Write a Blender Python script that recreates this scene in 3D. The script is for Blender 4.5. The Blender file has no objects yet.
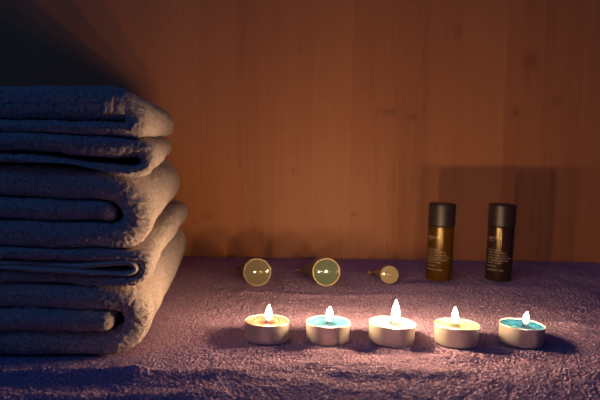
import bpy, bmesh, math, random
import numpy as np
from mathutils import Matrix, Vector

sc = bpy.context.scene
col = sc.collection
MM = 0.001
random.seed(4)

# ------------------------------------------------------------------ helpers
def link(name, me, mat=None, parent=None):
    o = bpy.data.objects.new(name, me)
    col.objects.link(o)
    if mat is not None:
        me.materials.append(mat)
    if parent is not None:
        o.parent = parent
    return o

def tag(o, label=None, cat=None, group=None, kind=None):
    if label: o['label'] = label
    if cat: o['category'] = cat
    if group: o['group'] = group
    if kind: o['kind'] = kind
    return o

def thing(name, label, cat, loc=(0, 0, 0), rot=(0, 0, 0), group=None):
    o = bpy.data.objects.new(name, None)
    col.objects.link(o)
    o.empty_display_size = 0.02
    o.location = loc
    o.rotation_euler = rot
    return tag(o, label, cat, group)

def mesh_np(name, co, faces_quads, smooth=True):
    me = bpy.data.meshes.new(name)
    nv, nf = len(co), len(faces_quads)
    me.vertices.add(nv)
    me.vertices.foreach_set('co', np.ascontiguousarray(co, dtype=np.float32).ravel())
    me.loops.add(nf * 4)
    me.loops.foreach_set('vertex_index', np.ascontiguousarray(faces_quads, dtype=np.int32).ravel())
    me.polygons.add(nf)
    me.polygons.foreach_set('loop_start', np.arange(0, nf * 4, 4, dtype=np.int32))
    me.polygons.foreach_set('use_smooth', np.full(nf, smooth, dtype=bool))
    me.update(calc_edges=True)
    me.validate()
    return me

def grid_faces(nr, nc, wrap=False):
    r = np.arange(nr - 1)[:, None]
    c = np.arange(nc if wrap else nc - 1)[None, :]
    c2 = (c + 1) % nc
    a = r * nc + c; b = r * nc + c2
    d = (r + 1) * nc + c; e = (r + 1) * nc + c2
    return np.stack([a, b, e, d], -1).reshape(-1, 4)

def hash3(ix, iy, iz, seed):
    h = (ix.astype(np.uint32) * np.uint32(374761393) + iy.astype(np.uint32) * np.uint32(668265263)
         + iz.astype(np.uint32) * np.uint32(2147483647) + np.uint32(seed * 974711 + 12345))
    h = (h ^ (h >> np.uint32(13))) * np.uint32(1274126177)
    h = (h ^ (h >> np.uint32(16))) * np.uint32(2246822519)
    h = h ^ (h >> np.uint32(15))
    return h.astype(np.float64) / 4294967295.0

def vnoise(x, y, z, s, seed=0):
    """smooth value noise in -1..1 with cell size s"""
    x, y, z = np.broadcast_arrays(x / s, y / s, z / s)
    fx, fy, fz = np.floor(x), np.floor(y), np.floor(z)
    ix, iy, iz = fx.astype(np.int64), fy.astype(np.int64), fz.astype(np.int64)
    tx, ty, tz = x - fx, y - fy, z - fz
    tx = tx * tx * (3 - 2 * tx); ty = ty * ty * (3 - 2 * ty); tz = tz * tz * (3 - 2 * tz)
    out = 0
    for dx in (0, 1):
        for dy in (0, 1):
            for dz in (0, 1):
                w = (tx if dx else 1 - tx) * (ty if dy else 1 - ty) * (tz if dz else 1 - tz)
                out = out + w * hash3(ix + dx, iy + dy, iz + dz, seed)
    return out * 2 - 1

def lathe(name, prof, mat, parent=None, segs=64, smooth_angle=35, wob=None):
    """prof: list of (r, z) in mm, from bottom to top, r=0 closes"""
    bm = bmesh.new()
    rings = []
    for r, z in prof:
        if r <= 1e-6:
            rings.append([bm.verts.new((0, 0, z * MM))])
        else:
            ring = []
            for i in range(segs):
                a = 2 * math.pi * i / segs
                rr = r * (1 + (wob(a, z) if wob else 0))
                ring.append(bm.verts.new((rr * math.cos(a) * MM, rr * math.sin(a) * MM, z * MM)))
            rings.append(ring)
    for A, B in zip(rings[:-1], rings[1:]):
        if len(A) == 1 and len(B) == 1: continue
        for i in range(segs):
            j = (i + 1) % segs
            if len(A) == 1: bm.faces.new((A[0], B[j], B[i]))
            elif len(B) == 1: bm.faces.new((A[i], A[j], B[0]))
            else: bm.faces.new((A[i], A[j], B[j], B[i]))
    bmesh.ops.recalc_face_normals(bm, faces=bm.faces)
    for f in bm.faces: f.smooth = True
    for e in bm.edges:
        if len(e.link_faces) == 2 and e.calc_face_angle(0) > math.radians(smooth_angle):
            e.smooth = False
    me = bpy.data.meshes.new(name)
    bm.to_mesh(me); bm.free()
    return link(name, me, mat, parent)

def box(name, x0, x1, y0, y1, z0, z1, mat, parent=None):
    bm = bmesh.new()
    bmesh.ops.create_cube(bm, size=1)
    for v in bm.verts:
        v.co = Vector(((x0 + x1) / 2 + v.co.x * (x1 - x0), (y0 + y1) / 2 + v.co.y * (y1 - y0), (z0 + z1) / 2 + v.co.z * (z1 - z0))) * MM
    me = bpy.data.meshes.new(name); bm.to_mesh(me); bm.free()
    return link(name, me, mat, parent)

# ------------------------------------------------------------------ materials
def new_mat(name):
    m = bpy.data.materials.new(name); m.use_nodes = True
    nt = m.node_tree
    return m, nt, nt.nodes['Principled BSDF']

def simple(name, colr, rough=0.5, metal=0.0, **kw):
    m, nt, b = new_mat(name)
    b.inputs['Base Color'].default_value = (*colr, 1)
    b.inputs['Roughness'].default_value = rough
    b.inputs['Metallic'].default_value = metal
    for k, v in kw.items():
        b.inputs[k.replace('_', ' ')].default_value = v
    return m

def terry(name, c1, c2, sheen=0.12):
    """cotton loops: colour varies a little from loop to loop, fine bump"""
    m, nt, b = new_mat(name)
    N, L = nt.nodes, nt.links
    tc = N.new('ShaderNodeTexCoord')
    n1 = N.new('ShaderNodeTexNoise'); n1.inputs['Scale'].default_value = 680; n1.inputs['Detail'].default_value = 2
    rmp = N.new('ShaderNodeValToRGB')
    rmp.color_ramp.elements[0].position = 0.3; rmp.color_ramp.elements[0].color = (*c1, 1)
    rmp.color_ramp.elements[1].position = 0.7; rmp.color_ramp.elements[1].color = (*c2, 1)
    n2 = N.new('ShaderNodeTexNoise'); n2.inputs['Scale'].default_value = 900; n2.inputs['Detail'].default_value = 3
    bp = N.new('ShaderNodeBump'); bp.inputs['Strength'].default_value = 0.8; bp.inputs['Distance'].default_value = 0.0012
    L.new(tc.outputs['Object'], n1.inputs['Vector']); L.new(tc.outputs['Object'], n2.inputs['Vector'])
    L.new(n1.outputs['Fac'], rmp.inputs['Fac']); L.new(rmp.outputs['Color'], b.inputs['Base Color'])
    L.new(n2.outputs['Fac'], bp.inputs['Height']); L.new(bp.outputs['Normal'], b.inputs['Normal'])
    b.inputs['Roughness'].default_value = 0.95
    b.inputs['Specular IOR Level'].default_value = 0.1
    b.inputs['Sheen Weight'].default_value = sheen
    b.inputs['Sheen Roughness'].default_value = 0.5
    return m

def wood():
    m, nt, b = new_mat('wood_veneer')
    N, L = nt.nodes, nt.links
    def math_(op, a, c=None):
        n = N.new('ShaderNodeMath'); n.operation = op
        for i, v in enumerate((a, c)):
            if v is None: continue
            if isinstance(v, (int, float)): n.inputs[i].default_value = v
            else: L.new(v, n.inputs[i])
        return n.outputs[0]
    tc = N.new('ShaderNodeTexCoord'); sep = N.new('ShaderNodeSeparateXYZ')
    L.new(tc.outputs['Object'], sep.inputs[0])
    X, Z = sep.outputs['X'], sep.outputs['Z']
    # knots: swirl the grain around them
    knots = [(-128, 56, 9, 5), (-145, 48, 5, 3), (75, 62, 9, 4), (-3, 285, 4, 6), (116, 202, 12, 6), (152, 196, 7, 4),
             (309, 272, 12, 14), (345, 221, 8, 9), (62, 70, 4, 2), (290, 205, 6, 8), (-10, 120, 2, 4), (210, 310, 5, 10)]
    ksum = None
    for kx, kz, rx, rz in knots:
        dx = math_('DIVIDE', math_('SUBTRACT', X, kx * MM), rx * MM)
        dz = math_('DIVIDE', math_('SUBTRACT', Z, kz * MM), rz * MM)
        d2 = math_('ADD', math_('MULTIPLY', dx, dx), math_('MULTIPLY', dz, dz))
        g = math_('POWER', 2.718, math_('MULTIPLY', d2, -1.0))
        ksum = g if ksum is None else math_('ADD', ksum, g)
    # vertical staves of slightly different tone
    stave = math_('FLOOR', math_('DIVIDE', math_('ADD', X, 3.0), 0.052))
    wn = N.new('ShaderNodeTexWhiteNoise'); wn.noise_dimensions = '1D'
    L.new(stave, wn.inputs['W'])
    # streaky grain
    mp = N.new('ShaderNodeMapping'); mp.inputs['Scale'].default_value = (1, 1, 0.055)
    L.new(tc.outputs['Object'], mp.inputs['Vector'])
    add = N.new('ShaderNodeVectorMath'); add.operation = 'ADD'
    comb = N.new('ShaderNodeCombineXYZ')
    L.new(math_('MULTIPLY', ksum, 0.006), comb.inputs['X'])
    L.new(math_('MULTIPLY', wn.outputs['Value'], 3.0), comb.inputs['Z'])
    L.new(mp.outputs['Vector'], add.inputs[0]); L.new(comb.outputs['Vector'], add.inputs[1])
    g1 = N.new('ShaderNodeTexNoise'); g1.inputs['Scale'].default_value = 170; g1.inputs['Detail'].default_value = 4; g1.inputs['Roughness'].default_value = 0.6
    g2 = N.new('ShaderNodeTexNoise'); g2.inputs['Scale'].default_value = 22; g2.inputs['Detail'].default_value = 3
    L.new(add.outputs['Vector'], g1.inputs['Vector']); L.new(add.outputs['Vector'], g2.inputs['Vector'])
    # short dark pores
    mp2 = N.new('ShaderNodeMapping'); mp2.inputs['Scale'].default_value = (1, 1, 0.12)
    L.new(tc.outputs['Object'], mp2.inputs['Vector'])
    g3 = N.new('ShaderNodeTexNoise'); g3.inputs['Scale'].default_value = 260; g3.inputs['Detail'].default_value = 1
    L.new(mp2.outputs['Vector'], g3.inputs['Vector'])
    pore = math_('MULTIPLY', math_('MAXIMUM', math_('SUBTRACT', g3.outputs['Fac'], 0.66), 0.0), 1.1)
    t = math_('ADD', math_('MULTIPLY', g1.outputs['Fac'], 0.28), math_('MULTIPLY', g2.outputs['Fac'], 0.5))
    t = math_('ADD', t, math_('ADD', math_('MULTIPLY', wn.outputs['Value'], 0.16), 0.07))
    t = math_('SUBTRACT', t, math_('MULTIPLY', ksum, 0.17))
    t = math_('SUBTRACT', t, pore)
    rmp = N.new('ShaderNodeValToRGB')
    e = rmp.color_ramp.elements
    e[0].position = 0.12; e[0].color = (0.20, 0.066, 0.028, 1)
    e[1].position = 0.85; e[1].color = (0.74, 0.31, 0.12, 1)
    k = e.new(0.45); k.color = (0.57, 0.212, 0.083, 1)
    L.new(t, rmp.inputs['Fac']); L.new(rmp.outputs['Color'], b.inputs['Base Color'])
    bp = N.new('ShaderNodeBump'); bp.inputs['Strength'].default_value = 0.12; bp.inputs['Distance'].default_value = 0.0006
    L.new(g1.outputs['Fac'], bp.inputs['Height']); L.new(bp.outputs['Normal'], b.inputs['Normal'])
    b.inputs['Roughness'].default_value = 0.5
    b.inputs['Specular IOR Level'].default_value = 0.5
    return m

M_WOOD = wood()
M_SLAB = simple('bench_board', (0.2, 0.12, 0.07), 0.6)
M_SPREAD = terry('mauve_terry', (0.26, 0.16, 0.27), (0.76, 0.50, 0.78))
M_TOWEL = terry('pale_terry', (0.34, 0.29, 0.30), (0.72, 0.63, 0.62))
M_HEM = simple('woven_hem', (0.68, 0.62, 0.58), 0.8)

def brushed(name, colr, rough):
    m, nt, b = new_mat(name)
    N, L = nt.nodes, nt.links
    b.inputs['Base Color'].default_value = (*colr, 1)
    b.inputs['Metallic'].default_value = 0.6
    tc = N.new('ShaderNodeTexCoord'); mp = N.new('ShaderNodeMapping'); mp.inputs['Scale'].default_value = (1, 1, 0.08)
    n = N.new('ShaderNodeTexNoise'); n.inputs['Scale'].default_value = 260; n.inputs['Detail'].default_value = 2
    mr = N.new('ShaderNodeMapRange'); mr.inputs['To Min'].default_value = rough - 0.08; mr.inputs['To Max'].default_value = rough + 0.1
    bp = N.new('ShaderNodeBump'); bp.inputs['Strength'].default_value = 0.25; bp.inputs['Distance'].default_value = 0.0005
    L.new(tc.outputs['Object'], mp.inputs['Vector']); L.new(mp.outputs['Vector'], n.inputs['Vector'])
    L.new(n.outputs['Fac'], mr.inputs['Value']); L.new(mr.outputs['Result'], b.inputs['Roughness'])
    L.new(n.outputs['Fac'], bp.inputs['Height']); L.new(bp.outputs['Normal'], b.inputs['Normal'])
    return m
M_ALU = brushed('aluminium_cup', (0.72, 0.68, 0.64), 0.36)

def wax(name, colr, scale=0.006):
    m, nt, b = new_mat(name)
    N, L = nt.nodes, nt.links
    tc = N.new('ShaderNodeTexCoord')
    n = N.new('ShaderNodeTexNoise'); n.inputs['Scale'].default_value = 160; n.inputs['Detail'].default_value = 2
    bp = N.new('ShaderNodeBump'); bp.inputs['Strength'].default_value = 0.05; bp.inputs['Distance'].default_value = 0.0004
    L.new(tc.outputs['Object'], n.inputs['Vector']); L.new(n.outputs['Fac'], bp.inputs['Height']); L.new(bp.outputs['Normal'], b.inputs['Normal'])
    b.inputs['Base Color'].default_value = (*colr, 1)
    b.inputs['Roughness'].default_value = 0.3
    b.inputs['Subsurface Weight'].default_value = 1.0
    b.inputs['Subsurface Radius'].default_value = (1.0, 0.8, 0.6)
    b.inputs['Subsurface Scale'].default_value = scale
    return m

def flame_mat(power):
    """a real flame: dim translucent-blue foot, bright body, warmer tip"""
    m = bpy.data.materials.new('candle_flame'); m.use_nodes = True
    nt = m.node_tree; N, L = nt.nodes, nt.links
    for n in list(N): N.remove(n)
    out = N.new('ShaderNodeOutputMaterial'); em = N.new('ShaderNodeEmission')
    tc = N.new('ShaderNodeTexCoord'); sep = N.new('ShaderNodeSeparateXYZ')
    L.new(tc.outputs['Generated'], sep.inputs[0])
    cr = N.new('ShaderNodeValToRGB'); e = cr.color_ramp.elements
    e[0].position = 0.0; e[0].color = (0.001, 0.001, 0.002, 1)
    e[1].position = 1.0; e[1].color = (0.7, 0.34, 0.1, 1)
    for p, c in ((0.10, (0.003, 0.002, 0.0012, 1)), (0.26, (0.012, 0.008, 0.004, 1)), (0.46, (0.5, 0.31, 0.155, 1)), (0.64, (1, 0.62, 0.32, 1)), (0.88, (0.7, 0.42, 0.2, 1))):
        k = e.new(p); k.color = c
    L.new(sep.outputs['Z'], cr.inputs['Fac']); L.new(cr.outputs['Color'], em.inputs['Color'])
    em.inputs['Strength'].default_value = FLAME * power
    L.new(em.outputs[0], out.inputs['Surface'])
    return m
FLAME = 1150.0
M_WICK = simple('charred_wick', (0.02, 0.016, 0.014), 0.9)

# ------------------------------------------------------------------ setting
WALL_Y = 912
tag(box('wall_back', -1300, 1300, WALL_Y, WALL_Y + 20, -20, 900, M_WOOD), kind='structure')
tag(box('floor', -900, 900, 150, WALL_Y, -24, -6, M_SLAB), kind='structure')

# ------------------------------------------------------------------ mauve towel spread
def loops(u, v, s, seed):
    """terry loops: rounded tufts on a jittered lattice of pitch s, uneven in height"""
    u = u / s; v = v / s
    iu, iv = np.floor(u).astype(np.int64), np.floor(v).astype(np.int64)
    best = np.full(u.shape, -1.0)
    z0 = np.zeros_like(iu)
    for a in (-1, 0, 1):
        for b in (-1, 0, 1):
            ju, jv = iu + a, iv + b
            cx = ju + hash3(ju, jv, z0, seed); cy = jv + hash3(ju, jv, z0 + 7, seed + 1)
            hh = 0.45 + 0.55 * hash3(ju, jv, z0 + 13, seed + 2)
            d2 = (u - cx) ** 2 + (v - cy) ** 2
            best = np.maximum(best, hh - 1.15 * d2)
    return best
def terry_h(x, y, z, seed):
    a = vnoise(x, y, z, 2.3, seed); b = vnoise(x, y, z, 1.35, seed + 1); c = vnoise(x, y, z, 6.5, seed + 2)
    return 0.6 * a + 0.85 * b + 0.22 * c

RIDGES = [  # x0,y0,x1,y1,height,width (mm): the creases of the spread towel
    (-260, 440, -115, 453, 9.0, 7), (-110, 452, -40, 458, 3.0, 8), (-240, 408, -60, 416, 4, 8),
    (-20, 470, 60, 474, 3.5, 10), (30, 455, 110, 462, 4.0, 9), (-60, 452, 10, 440, 3.5, 9), (-30, 430, 60, 425, 2.5, 9),
    (50, 488, 120, 496, 2.0, 8), (100, 440, 200, 455, 0.5, 12), (-90, 500, -30, 520, 1.5, 10),
    (-60, 700, 45, 686, 3.2, 8), (60, 690, 130, 700, 2.2, 10), (-120, 640, -40, 655, 1.8, 14),
    (246, 596, 290, 566, 5.5, 8), (262, 552, 330, 560, 4.5, 10), (250, 640, 330, 650, 2.5, 14), (200, 470, 290, 478, 1.0, 14),
    (120, 745, 330, 742, 2.0, 14),
]
def spread_z(x, y):
    z = 0.4 * vnoise(x, y, 0 * x, 70, 31) + 0.5 * vnoise(x, y, 0 * x, 28, 32)
    z = z - 2.0 * np.clip((452 - y) / 25, 0, 1) * np.clip((-70 - x) / 60, 0, 1)
    for x0, y0, x1, y1, h, w in RIDGES:
        dx, dy = x1 - x0, y1 - y0; L2 = dx * dx + dy * dy
        t = ((x - x0) * dx + (y - y0) * dy) / L2
        tc = np.clip(t, 0, 1)
        px, py = x0 + tc * dx, y0 + tc * dy + 3 * vnoise(x, y, 0 * x, 24, 40)
        d2 = ((x - px) ** 2) * 0.5 + (y - py) ** 2
        z = z + 0.45 * h * np.exp(-d2 / (w * w))
    return z
FLAT = [(-25.8, 535.4, 26), (24.4, 535, 26), (76.6, 534.6, 26), (129.5, 533, 26), (183.3, 535.5, 26), (166.4, 781, 24), (238.0, 783, 24)]
xs = np.concatenate([np.arange(-620, -460, 3.0), np.arange(-460, 460, 0.6), np.arange(460, 621, 3.0)])
ys = [250.0]
while ys[-1] < WALL_Y - 4:
    ys.append(ys[-1] + (1.6 if ys[-1] < 370 else 0.55 + max(0, ys[-1] - 480) * 0.0012))
ys = np.array(ys)
Y, X = np.meshgrid(ys, xs, indexing='ij')
Z = spread_z(X, Y)
press = np.ones_like(Z)
for fx, fy, fr in FLAT:
    d = np.hypot(X - fx, Y - fy)
    press *= np.clip((d - fr * 0.75) / (fr * 0.5), 0, 1) ** 0.7
# the folded stack presses its area flat too
sx = np.clip((X + 112) / 25, 0, 1); sy = np.clip(np.abs(Y - 670) - 190, 0, 25) / 25
press *= np.clip(np.maximum(sx, sy), 0.0, 1)
pile = 1.25 * loops(X, Y, 1.8, 3) - 0.5 + 0.35 * vnoise(X, Y, 0 * X, 7, 5)
Z = Z * press + pile * 1.0 * (0.4 + 0.6 * press) - 0.6
under = (X < -90) & (np.abs(Y - 680) < 215)
Z = np.where(under, np.minimum(Z, 0.6), Z)
Xd = X + 0.5 * vnoise(X, Y, 0 * X, 2.0, 8); Yd = Y + 0.5 * vnoise(X, Y, 0 * X, 2.0, 9)
nr, nc = X.shape
co = np.stack([Xd, Yd, Z], -1).reshape(-1, 3)
# skirt down to the board so the towel has thickness
me = mesh_np('spread_towel', co * MM, grid_faces(nr, nc))
spread = link('spread_towel', me, M_SPREAD)
tag(spread, 'mauve terry towel spread flat under the candles, tubes, bottles and folded stack', 'towel')

# ------------------------------------------------------------------ folded towels
def resample(P, ds_fn):
    P = np.array(P, float)
    seg = np.hypot(*np.diff(P[:, :2], axis=0).T)
    s = np.concatenate([[0], np.cumsum(seg)])
    out, t = [0.0], 0.0
    while t < s[-1]:
        x = np.interp(t, s, P[:, 0]); t += ds_fn(x); out.append(min(t, s[-1]))
    return np.stack([np.interp(out, s, P[:, k]) for k in range(P.shape[1])], -1)

def smooth(P, n=6):
    P = P.copy()
    for _ in range(n):
        Q = P.copy(); Q[1:-1] = 0.25 * P[:-2] + 0.5 * P[1:-1] + 0.25 * P[2:]; P = Q
    return P

def arc(cx, cz, rx, rz, a0, a1, t0, t1, n=18):
    return [(cx + rx * math.cos(a0 + (a1 - a0) * i / n), cz + rz * math.sin(a0 + (a1 - a0) * i / n), t0 + (t1 - t0) * i / n) for i in range(n + 1)]

DEPTH = 262
def folded_part(path, seed, yfront, yaw, depth, parent=None, name='folded_towel', sag=None, round_front=8, xn=None, level=None, pile=1.3, mat=None):
    """path: list of (x, z, half thickness) along the cloth; extruded backwards as one fold of terry"""
    ds = lambda x: 0.85 if x > -235 else 4.0
    C = smooth(resample(path, lambda x: 2.0 if x > -235 else 5.0), 5)
    C = resample(C, ds)
    x, z, t = C.T
    d = np.gradient(C[:, :2], axis=0); d /= np.maximum(np.hypot(d[:, 0], d[:, 1]), 1e-9)[:, None]
    n = np.stack([-d[:, 1], d[:, 0]], -1)
    base, off = [], []
    for i in range(len(C)): base.append(C[i, :2]); off.append(n[i] * t[i])
    for a in np.linspace(0, math.pi, 12)[1:-1]:
        base.append(C[-1, :2]); off.append((n[-1] * math.cos(a) + d[-1] * math.sin(a)) * t[-1])
    for i in range(len(C) - 1, -1, -1): base.append(C[i, :2]); off.append(-n[i] * t[i])
    for a in np.linspace(0, math.pi, 12)[1:-1]:
        base.append(C[0, :2]); off.append((-n[0] * math.cos(a) - d[0] * math.sin(a)) * t[0])
    base = np.array(base); off = np.array(off)
    arcl = np.concatenate([np.arange(len(C)), np.full(10, len(C)), np.arange(len(C))[::-1], np.zeros(10)])
    tot = base + off
    arcl_u = np.concatenate([[0], np.cumsum(np.hypot(*np.diff(tot, axis=0).T))])
    # rows: rounded hem at the front, straight run, rounded hem at the back
    e = 7.0
    rows = [(e * (1 - math.cos(b)), math.sin(b)) for b in np.linspace(0.0, math.pi / 2, 11)]
    yy = e + 1.0
    while yy < depth - e:
        rows.append((yy, 1.0)); yy += 0.85 if yy < 90 else 1.0
    rows += [(depth - r, s) for r, s in rows[:11][::-1]]
    rows = np.array(rows)
    R, M = len(rows), len(base)
    yv = rows[:, 0][:, None] * np.ones((1, M)); s = rows[:, 1][:, None]
    Xg = base[:, 0][None] + s * off[:, 0][None]; Zg = base[:, 1][None] + s * off[:, 1][None]
    # hem wanders from layer to layer; folded corner is drawn back
    hem = 5.0 * vnoise(arcl * 1.0, arcl * 0 + seed * 7.3, arcl * 0, 90, seed) + 1.5 * vnoise(arcl * 1.0, arcl * 0 + 3, arcl * 0, 25, seed + 5)
    k = np.clip(1 - yv / depth, 0, 1)
    yv = yv + hem[None] * k
    xnose = base[:, 0].max() if xn is None else xn
    cr = np.clip((Xg - (xnose - 26)) / 36, 0, 1.3)
    yv = yv + round_front * cr ** 2 * np.exp(-yv / 60)
    yv = yv - round_front * 0.6 * cr ** 2 * np.exp(-(depth - yv) / 60)
    P = np.stack([Xg, yv, Zg], -1)
    # soft dents
    wv = 1.6 * vnoise(P[..., 0], P[..., 1], P[..., 2], 48, seed + 11) + 0.8 * vnoise(P[..., 0], P[..., 1], P[..., 2], 20, seed + 12)
    # normals by finite differences
    du = np.roll(P, -1, 1) - np.roll(P, 1, 1); dv = np.gradient(P, axis=0)
    nn = np.cross(du, dv); nn /= np.maximum(np.linalg.norm(nn, axis=-1), 1e-9)[..., None]
    if np.mean(np.sum(nn[R // 2, :, [0, 2]].T * off, -1)) < 0: nn = -nn
    hemlen = np.concatenate([[0], np.cumsum(np.hypot(np.diff(rows[:, 0]), 8 * np.diff(rows[:, 1])))])
    fin = 1.35 * loops(arcl_u[None] + 0 * P[..., 0], hemlen[:, None] + 0 * P[..., 1], 2.1, seed + 20) - 0.5 + 0.3 * vnoise(P[..., 0], P[..., 1], P[..., 2], 7, seed + 21)
    P = P + nn * (0.55 * wv + pile * fin)[..., None]
    P[..., 2] += 1.2 * vnoise(P[..., 0], P[..., 1], 0 * P[..., 0], 60, seed + 30) * 0.6
    if sag is not None: P[..., 2] += sag(P[..., 0], P[..., 1])
    # place: yaw about the front right corner
    ca, sa = math.cos(yaw), math.sin(yaw)
    px = P[..., 0] - xnose; py = P[..., 1]
    Q = np.stack([xnose + px * ca - py * sa, yfront + px * sa + py * ca, P[..., 2]], -1)
    if level is not None:   # soft cloth flattens against its neighbours
        lo = contact(level, Q[..., 0], Q[..., 1]) + 0.25
        Q[..., 2] = np.maximum(Q[..., 2], lo)
        if level + 1 < len(CONTACT):
            Q[..., 2] = np.minimum(Q[..., 2], contact(level + 1, Q[..., 0], Q[..., 1]) - 0.25)
    # the whole pile is a little wavy
    wz = np.clip(Q[..., 2] / 45, 0, 1)
    Q[..., 2] += wz * (2.6 * vnoise(Q[..., 0] + 30, Q[..., 1] * 0.6, Q[..., 2] * 0.9, 62, 91) + 1.3 * vnoise(Q[..., 0], Q[..., 1] * 0.5, Q[..., 2] * 0.6, 30, 92))
    Q[..., 0] += 2.0 * vnoise(Q[..., 0] * 0.3, Q[..., 1], Q[..., 2], 70, 93) * np.clip(Q[..., 2] / 10, 0, 1)
    me = mesh_np(name, Q.reshape(-1, 3) * MM, grid_faces(R, M, True))
    return link(name, me, mat or M_TOWEL, parent)

XL = -345
def ss(x, a, b):
    t = np.clip((x - a) / (b - a), 0, 1); return t * t * (3 - 2 * t)
# where one folded towel lies on the next: height of the contact above the bench (mm)
CONTACT = [lambda x, y: 1.0 + 0 * x,
           lambda x, y: 56.3 + 0 * x,
           lambda x, y: 84.6 - 2.0 * ss(x, -150, -110),
           lambda x, y: 145.0 - 8.5 * ss(x, -168, -122),
           lambda x, y: 166.2 - 2.5 * ss(x, -150, -105)]
def contact(i, x, y):
    return CONTACT[i](x, y) + (0.0 if i == 0 else 1.0) * vnoise(x, y, 0 * x, 38, 70 + i)
def hairpin(zl, zu, tl, tu, xnose, zl_l=None, zu_l=None, tl_l=None, tu_l=None, xmid=-175):
    """two layers joined by a fold on the right; *_l = values at the left"""
    zl_l = zl if zl_l is None else zl_l; zu_l = zu if zu_l is None else zu_l
    tl_l = tl if tl_l is None else tl_l; tu_l = tu if tu_l is None else tu_l
    r = (zu - zl) / 2; rx = max(r, 6); tn = (tl + tu) / 2
    cx = xnose - tn - rx
    return [(XL, zl_l, tl_l), (xmid, zl_l, tl_l), (cx - 8, zl, tl)] + arc(cx, (zl + zu) / 2, rx, r, -math.pi / 2, math.pi / 2, tl, tu) + [(cx - 8, zu, tu), (xmid, zu_l, tu_l), (XL, zu_l, tu_l)]

def trifold(z1, z2, z3, t1, t2, t3, xnose, xfree, rx=None):
    """inner flap with a free end, wrapped by an outer fold"""
    r = (z3 - z1) / 2; rx = r * 0.9 if rx is None else rx; tn = (t1 + t3) / 2
    cx = xnose - tn - rx
    rl = (z2 - z1) / 2
    left = XL + 12
    return ([(xfree, z2, t2), (xfree - 25, z2, t2), (left, z2, t2)] + arc(left, (z1 + z2) / 2, 10, rl, math.pi / 2, 3 * math.pi / 2, t2, t1, 10)
            + [(left + 5, z1, t1), (cx - 8, z1, t1)] + arc(cx, (z1 + z3) / 2, rx, r, -math.pi / 2, math.pi / 2, t1, t3)
            + [(cx - 8, z3, t3), (left, z3, t3)])

YAW = math.radians(5.2)
STACK = 'folded pale terry towels stacked at the left'
def stack_towel(path, seed, yf, yaw, depth, label, level=0, **kw):
    o = folded_part(path, seed, yf, yaw, depth, level=level, **kw)
    tag(o, label, 'towel', STACK)
    return o

# bottom towel
stack_towel(trifold(10.5, 28.5, 46.5, 9.0, 7.4, 9.0, -112, -145, rx=17), 101, 482, YAW, 378,
            'bottom folded pale terry towel of the stack, lying on the mauve towel', level=0)
# second towel: the one whose fold shows an open eye
eye = stack_towel(hairpin(60.6, 80.2, 4.2, 4.2, -109, 61.0, 79.6, 4.6, 4.8, xmid=-172), 202, 480, YAW, 378,
            'second folded pale towel from the bottom, its front fold open like an eye', level=1)
folded_part(hairpin(66.4, 74.6, 1.5, 1.5, -117.5, 68.2, 71.6, 1.6, 1.6, xmid=-165), 207, 481.5, YAW, 374, parent=eye, name='hem_band', round_front=6, xn=-109, pile=0.18, mat=M_HEM)
# third towel: thick rounded
stack_towel(trifold(93.5, 111.5, 131, 8.8, 7.0, 10.5, -110, -142, rx=22), 303, 481, math.radians(6.8), 374,
            'middle folded pale towel of the stack, its thick front corner sloping down', level=2,
            sag=lambda x, y: -6 * np.clip((x + 150) / 40, 0, 1) ** 1.5)
# fourth towel: gap between its two layers
stack_towel(hairpin(140.5, 158.5, 4.0, 6.8, -106, 149.0, 161, 3.6, 6.6, xmid=-228), 404, 482, math.radians(9.3), 366,
            'fourth folded pale towel of the stack, with a dark gap between its layers', level=3)
# top towel
stack_towel(hairpin(171, 190, 4.8, 11.5, -112, 170.5, 188, 4.8, 11.5, xmid=-150), 505, 482, math.radians(7.7), 370,
            'topmost folded pale towel of the stack, thick and plump', level=4, round_front=11,
            sag=lambda x, y: -4 * np.clip((x + 145) / 30, 0, 1.4) ** 1.5 - 0.0 * y)

# ------------------------------------------------------------------ tealights
def flame_mesh(h, w, lean, name='flame'):
    bm = bmesh.new()
    prof = [(0, 0.0), (0.42, 0.03), (0.70, 0.10), (0.92, 0.20), (1.0, 0.30), (0.97, 0.42), (0.84, 0.56), (0.64, 0.70), (0.42, 0.82), (0.2, 0.93), (0, 1.0)]
    segs = 16; rings = []
    for r, t in prof:
        cx = lean * t * t * h
        if r == 0: rings.append([bm.verts.new((cx * MM, 0, t * h * MM))]); continue
        rings.append([bm.verts.new(((cx + r * w / 2 * math.cos(2 * math.pi * i / segs)) * MM, r * w / 2 * math.sin(2 * math.pi * i / segs) * MM, t * h * MM)) for i in range(segs)])
    for A, B in zip(rings[:-1], rings[1:]):
        for i in range(segs):
            j = (i + 1) % segs
            if len(A) == 1: bm.faces.new((A[0], B[j], B[i]))
            elif len(B) == 1: bm.faces.new((A[i], A[j], B[0]))
            else: bm.faces.new((A[i], A[j], B[j], B[i]))
    bmesh.ops.recalc_face_normals(bm, faces=bm.faces)
    for f in bm.faces: f.smooth = True
    me = bpy.data.meshes.new(name); bm.to_mesh(me); bm.free()
    return me

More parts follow.
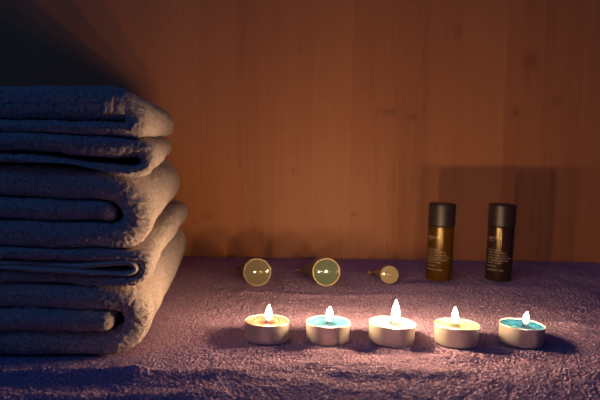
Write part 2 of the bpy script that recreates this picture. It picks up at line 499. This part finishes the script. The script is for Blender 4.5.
def tube_mesh(name, pts, r, segs=10):
    bm = bmesh.new(); rings = []
    pts = [Vector(p) for p in pts]
    for k, p in enumerate(pts):
        d = (pts[min(k + 1, len(pts) - 1)] - pts[max(k - 1, 0)]).normalized()
        a = d.cross(Vector((0.3, 1, 0.1))).normalized(); b = d.cross(a)
        rr = r if k < len(pts) - 1 else r * 0.6
        rings.append([bm.verts.new((p + (a * math.cos(2 * math.pi * i / segs) + b * math.sin(2 * math.pi * i / segs)) * rr) * MM) for i in range(segs)])
    for A, B in zip(rings[:-1], rings[1:]):
        for i in range(segs):
            j = (i + 1) % segs; bm.faces.new((A[i], A[j], B[j], B[i]))
    bm.faces.new(rings[0][::-1]); bm.faces.new(rings[-1])
    bmesh.ops.recalc_face_normals(bm, faces=bm.faces)
    for f in bm.faces: f.smooth = True
    me = bpy.data.meshes.new(name); bm.to_mesh(me); bm.free()
    return me

CUP_H, CUP_R = 15.7, 19.0
def cup_prof(R=CUP_R, H=CUP_H):
    o = [(0, 0.9), (R - 5, 0.9), (R - 3.4, 0.2), (R - 1.6, 0.0), (R - 0.7, 0.5), (R - 0.35, 1.4), (R - 0.15, 4), (R, H - 1.2)]
    rim = [(R + 0.35, H - 0.7), (R + 0.5, H - 0.2), (R + 0.35, H + 0.2), (R, H + 0.25), (R - 0.35, H), (R - 0.45, H - 0.8)]
    i = [(R - 0.6, 4), (R - 0.9, 0.9), (R - 3, 1.2), (0, 1.2)]
    return o + rim + i

def tealight(x, y, label, waxcol, level, fl, tilt, seed, name='tealight_candle', wick=((0, 0), (0.3, 1.5), (1.2, 3.2), (2.4, 4.2)), wr=CUP_R, wscale=0.006):
    rnd = random.Random(seed)
    t = thing(name, label, 'candle', (x * MM, y * MM, -0.2 * MM), (math.radians(tilt[0]), math.radians(tilt[1]), rnd.uniform(0, 6)), 'lit tealights in a row')
    # the tilt is given in world axes: spin first, then tilt
    t.rotation_euler = (math.radians(tilt[0]), math.radians(tilt[1]), 0)
    ph = rnd.uniform(0, 6)
    wob = lambda a, z: 0.004 * math.sin(3 * a + ph) * (z / 15.0) + 0.003 * math.sin(2 * a + ph * 2) * (z / 15.0)
    lathe('cup', cup_prof(wr), M_ALU, t, 96, wob=wob)
    R = wr - 0.75; z = level
    prof = [(0, 1.4), (R - 2.5, 1.4), (R - 0.6, 2.2), (R - 0.15, 5), (R - 0.1, z + 1.1), (R - 0.35, z + 1.0), (R - 0.9, z + 0.45), (R - 2.2, z + 0.12),
            (R - 5.5, z), (R - 6.5, z - 0.05), (R - 7.3, z - 0.45), (7, z - 0.6), (3.5, z - 0.55), (1.6, z - 0.25), (0.9, z + 0.1), (0, z + 0.2)]
    w = lathe('wax', prof, wax(name + '_wax', waxcol, wscale), t, 72, 80, wob=wob)
    pts = [(px, 0.4 * k, level - 0.3 + pz) for k, (px, pz) in enumerate(wick)]
    link('wick', tube_mesh('wick', pts, 0.55), M_WICK, t)
    h, wd, lean, fx, fz = fl
    f = link('flame', flame_mesh(h, wd, lean), flame_mat({1: 1.05, 2: 1.15, 3: 1.1, 4: 0.85, 5: 0.75}[seed]), t)
    f.location = (fx * MM, 0.6 * MM, (level + fz) * MM)
    return t

tealight(-25.8, 535.4, 'leftmost lit tealight with pale orange wax', (0.25, 0.14, 0.10), 14.5, (13.6, 5.6, 0.03, 0.8, 0.9), (0, 1.0), 1,
         wr=18.0, wick=((-0.6, 0), (-0.4, 1.6), (0.2, 3.2), (1.0, 4.2)))
tealight(24.4, 535.0, 'second lit tealight from the left, pale turquoise wax', (0.05, 0.19, 0.29), 14.4, (13.0, 5.8, 0.03, 0.9, 0.9), (0.5, 0.5), 2,
         wr=17.9, wick=((-1.2, 0), (-0.4, 1.6), (0.8, 3.0), (1.8, 4.4)))
tealight(76.6, 534.6, 'middle lit tealight with white wax and the tallest flame', (0.72, 0.68, 0.6), 14.7, (18.5, 6.8, -0.03, 2.4, 1.4), (0, 2.6), 3,
         wr=18.9, wick=((-2.2, 0), (-1.4, 1.2), (0.2, 2.6), (2.2, 4.0)))
tealight(129.5, 533.0, 'lit tealight with pale yellow-cream wax between the white and the turquoise one', (0.30, 0.31, 0.19), 14.6, (14.2, 5.8, -0.05, -1.6, 0.9), (0, 1.8), 4,
         wr=17.9, wick=((-0.4, 0), (-0.6, 1.4), (-1.0, 3.0), (-1.6, 4.2)))
tealight(183.3, 535.5, 'rightmost lit tealight with turquoise wax and the smallest flame', (0.015, 0.13, 0.24), 14.0, (11.0, 5.2, 0.02, 3.0, 1.4), (0, 3.2), 5,
         wr=18.1, wick=((0.2, 0), (1.0, 1.6), (2.0, 2.6), (3.0, 3.6)))

# ------------------------------------------------------------------ cosmetic tubes lying down
def cosmetic_tube(x, y, yaw, R, length, label, capcol, bodycol, rimcol, rimrough=0.35, seed=0):
    """x, y = centre of the cap's face on the towel; the tube runs back to a flat crimp"""
    t = thing('cosmetic_tube', label, 'tube', (x * MM, y * MM, (0.6 + 0.1 * R) * MM), (math.radians(-6), 0, yaw), 'cosmetic tubes lying before the wall')
    mb = simple('tube_plastic', bodycol, 0.38); mc = simple('tube_cap_plastic', capcol, 0.07)
    mr = simple('tube_rim', rimcol, rimrough)
    caplen = R * 1.05
    # body from cap to crimp
    n, segs = 26, 48
    co = []
    for k in range(n):
        u = k / (n - 1); yb = caplen * 0.8 + (length - caplen * 0.8) * u
        q = np.clip((u - 0.08) / 0.92, 0, 1); q = q ** 1.15
        rx = R * (0.97 + (1.57 - 0.97) * q); rz = max(R * 0.97 * (1 - q), 0.7)
        zc = R + (R * 0.72 - R) * q
        for i in range(segs):
            a = 2 * math.pi * i / segs
            co.append((rx * math.cos(a), yb, zc + rz * math.sin(a)))
    co = np.array(co)
    me = mesh_np('tube_body', co * MM, grid_faces(n, segs, True))
    bm = bmesh.new(); bm.from_mesh(me); bm.verts.ensure_lookup_table()
    bm.faces.new([bm.verts[(n - 1) * segs + i] for i in range(segs)]); bm.faces.new([bm.verts[i] for i in range(segs)][::-1])
    bmesh.ops.recalc_face_normals(bm, faces=bm.faces); bm.to_mesh(me); bm.free()
    body = link('tube_body', me, mb, t)
    # crimped seal ridges
    cz, cw = R * 0.72, R * 1.57
    for k in range(3):
        r_ = box('crimp_ridge', -cw + 0.5, cw - 0.5, length - 6.5 + k * 2.2, length - 5.5 + k * 2.2, cz - 1.6 + 0.25 * k, cz + 1.6 - 0.25 * k, mb, body)
    # cap: lathe along y
    def lathe_y(name, prof, mat, parent):
        o = lathe(name, prof, mat, None, 64, 50)
        o.data.transform(Matrix.Translation((0, 0, R * MM)) @ Matrix.Rotation(math.radians(-90), 4, 'X'))
        o.parent = parent
        return o
    sphR = R * 4.4
    dome = [(0.0, 0.35)] + [(R * 0.31 * v, 0.35) for v in (0.5, 0.95)] + [(R * 0.34, 0.0 + (R * 0.34) ** 2 / (2 * sphR))]
    dome += [(R * v, (R * v) ** 2 / (2 * sphR)) for v in (0.45, 0.55, 0.65, 0.75, 0.85, 0.915)]
    # smooth continuous dome with a shallow pip at the centre
    dome = [(R * v, (R * v) ** 2 / (2 * sphR) - (0.12 if v < 0.30 else 0.0)) for v in (0, 0.08, 0.16, 0.24, 0.29, 0.33, 0.4, 0.5, 0.6, 0.7, 0.8, 0.87, 0.905)]
    zr = dome[-1][1]
    cap = lathe_y('cap', dome + [(R * 0.915, zr + 0.5), (R * 0.93, zr + 1.2), (R * 0.975, zr + 1.6), (R, caplen * 0.5), (R, caplen), (0, caplen)], mc, t)
    lathe_y('cap_rim', [(R * 0.915, zr + 1.4), (R * 0.918, zr + 0.1), (R * 0.935, zr - 0.35), (R * 0.965, zr - 0.3), (R * 0.99, zr + 0.2), (R * 1.003, zr + 1.0), (R * 1.003, zr + 3.0), (R * 0.95, zr + 3.0)], mr, cap)
    return t
cosmetic_tube(-45.6, 720, math.radians(8), 15.3, 90, 'leftmost cosmetic tube lying with its olive grey cap to the front', (0.18, 0.16, 0.10), (0.24, 0.17, 0.10), (0.62, 0.55, 0.38))
cosmetic_tube(30.9, 725, math.radians(7), 15.6, 90, 'middle cosmetic tube lying with a pale green cap in a bright rim', (0.13, 0.185, 0.115), (0.24, 0.17, 0.10), (0.95, 0.72, 0.45), 0.3)
cosmetic_tube(103.4, 744, math.radians(3), 10.2, 66, 'smallest cosmetic tube, lying rightmost, with a round beige cap', (0.36, 0.30, 0.18), (0.30, 0.16, 0.09), (0.70, 0.60, 0.40))

# ------------------------------------------------------------------ bottles
def bottle(x, y, label, bodycol, seed, trans):
    t = thing('toiletry_bottle', label, 'bottle', (x * MM, y * MM, 0.4 * MM), (0, math.radians(1.2), 0), 'small toiletry bottles by the wall')
    mb, nt, b = new_mat('bottle_plastic')
    b.inputs['Base Color'].default_value = (*bodycol, 1); b.inputs['Roughness'].default_value = 0.16
    b.inputs['Specular Tint'].default_value = (1, 0.78, 0.45, 1); b.inputs['Transmission Weight'].default_value = trans; b.inputs['IOR'].default_value = 1.45
    mc = simple('bottle_cap_plastic', (0.028, 0.020, 0.024), 0.4)
    mt = simple('bottle_print', (0.30, 0.23, 0.17), 0.6)
    R = 15.6
    lathe('bottle_body', [(0, 0.8), (R - 3, 0.8), (R - 1.8, 0), (R - 0.6, 0.5), (R, 1.8), (R, 2.2), (R, 4), (R, 61), (R, 63.2), (R, 63.4), (R - 0.3, 64), (R - 1.0, 64.2), (9, 64.3), (9, 70), (0, 70)], mb, t, 72)
    lathe('cap', [(0, 64.4), (R - 1.2, 64.4), (R - 0.2, 64.6), (R + 0.4, 65.4), (R + 0.4, 66), (R + 0.4, 69), (R + 0.4, 87), (R + 0.4, 88.8), (R + 0.4, 89), (R, 90.2), (R - 1.2, 90.8), (0, 91)], mc, t, 72)
    # printing: rows of tiny letter-like strokes wrapped on the front left of the body
    rnd = random.Random(seed); bm = bmesh.new(); rr = R + 0.08
    def stroke(a0, a1, z0, z1):
        n = max(1, int((a1 - a0) / 0.08)); prev = None
        for i in range(n + 1):
            a = a0 + (a1 - a0) * i / n
            p = bm.verts.new((rr * math.sin(a) * MM, -rr * math.cos(a) * MM, z0 * MM)); q = bm.verts.new((rr * math.sin(a) * MM, -rr * math.cos(a) * MM, z1 * MM))
            if prev: bm.faces.new((prev[0], p, q, prev[1]))
            prev = (p, q)
    def line(z, h, words, a0, dens=1.0):
        a = a0
        for wl in words:
            for c in range(wl):
                w = h * 0.55 / rr; th = 0.20 * h / rr
                kind = rnd.random()
                stroke(a, a + th, z, z + h * (1.0 if kind < 0.35 else 0.72))
                if kind > 0.25: stroke(a + w * 0.72, a + w * 0.72 + th, z, z + h * 0.72)
                if kind > 0.5: stroke(a, a + w * 0.9, z + h * 0.56, z + h * 0.74)
                if 0.2 < kind < 0.8: stroke(a, a + w * 0.9, z, z + h * 0.17)
                a += w * 1.32
            a += h * 0.45 / rr
    L0 = -1.28
    line(50.0, 3.6, (6,), L0, 1)
    line(47.6, 1.3, (4, 3), L0)
    for z, ws in ((36.5, (6, 5)), (33.6, (6, 3, 6)), (30.2, (4, 6, 6)), (27.2, (7, 2, 6, 4)), (24.4, (3, 7, 7)), (21.4, (6, 6)), (17.4, (3, 5)), (12.8, (6, 3, 4))):
        line(z, 2.0, ws, L0)
    me = bpy.data.meshes.new('label_print'); bm.to_mesh(me); bm.free()
    body = [c for c in t.children if c.name.startswith('bottle_body')][0]
    link('label_print', me, mt, body)
    return t
bottle(166.4, 781, 'amber brown toiletry bottle with dark cap, nearer the middle of the wall', (0.12, 0.055, 0.006), 5, 0.35)
bottle(238.0, 783, 'dark purplish brown toiletry bottle with dark cap, on the right', (0.034, 0.018, 0.020), 9, 0.15)

# ------------------------------------------------------------------ light, world, camera
w = bpy.data.worlds.new('dusk'); sc.world = w; w.use_nodes = True
bg = w.node_tree.nodes['Background']
bg.inputs['Color'].default_value = (0.09, 0.26, 1.0, 1); bg.inputs['Strength'].default_value = 0.045

la = bpy.data.lights.new('dusk_window', 'AREA'); la.shape = 'RECTANGLE'; la.size = 0.9; la.size_y = 0.9
la.color = (0.09, 0.34, 1.0); la.energy = 2.0
lo = bpy.data.objects.new('dusk_window', la); col.objects.link(lo)
lo.location = (-1.1, -0.6, 1.4)
lo.rotation_euler = (Vector((-0.15, 0.5, 0.1)) - lo.location).to_track_quat('-Z', 'Y').to_euler()

cam = bpy.data.cameras.new('camera'); cam.sensor_width = 36; cam.lens = 36 * 665 / 600
cam.clip_start = 0.01
cam.dof.use_dof = True; cam.dof.focus_distance = 0.55; cam.dof.aperture_fstop = 11
co_ = bpy.data.objects.new('camera', cam); col.objects.link(co_)
co_.matrix_world = Matrix.Translation((0, 0, 0.165)) @ Matrix.Rotation(math.radians(90 - 5.3), 4, 'X') @ Matrix.Rotation(math.radians(0.8), 4, 'Z')
sc.camera = co_

sc.view_settings.view_transform = 'Standard'; sc.view_settings.look = 'None'
sc.view_settings.exposure = 0.0; sc.view_settings.gamma = 1.0; sc.view_settings.use_curve_mapping = False
cy = sc.cycles
cy.use_denoising = True
cy.max_bounces = 10; cy.diffuse_bounces = 5; cy.glossy_bounces = 5; cy.transmission_bounces = 8
cy.sample_clamp_indirect = 6.0; cy.caustics_reflective = False; cy.caustics_refractive = False
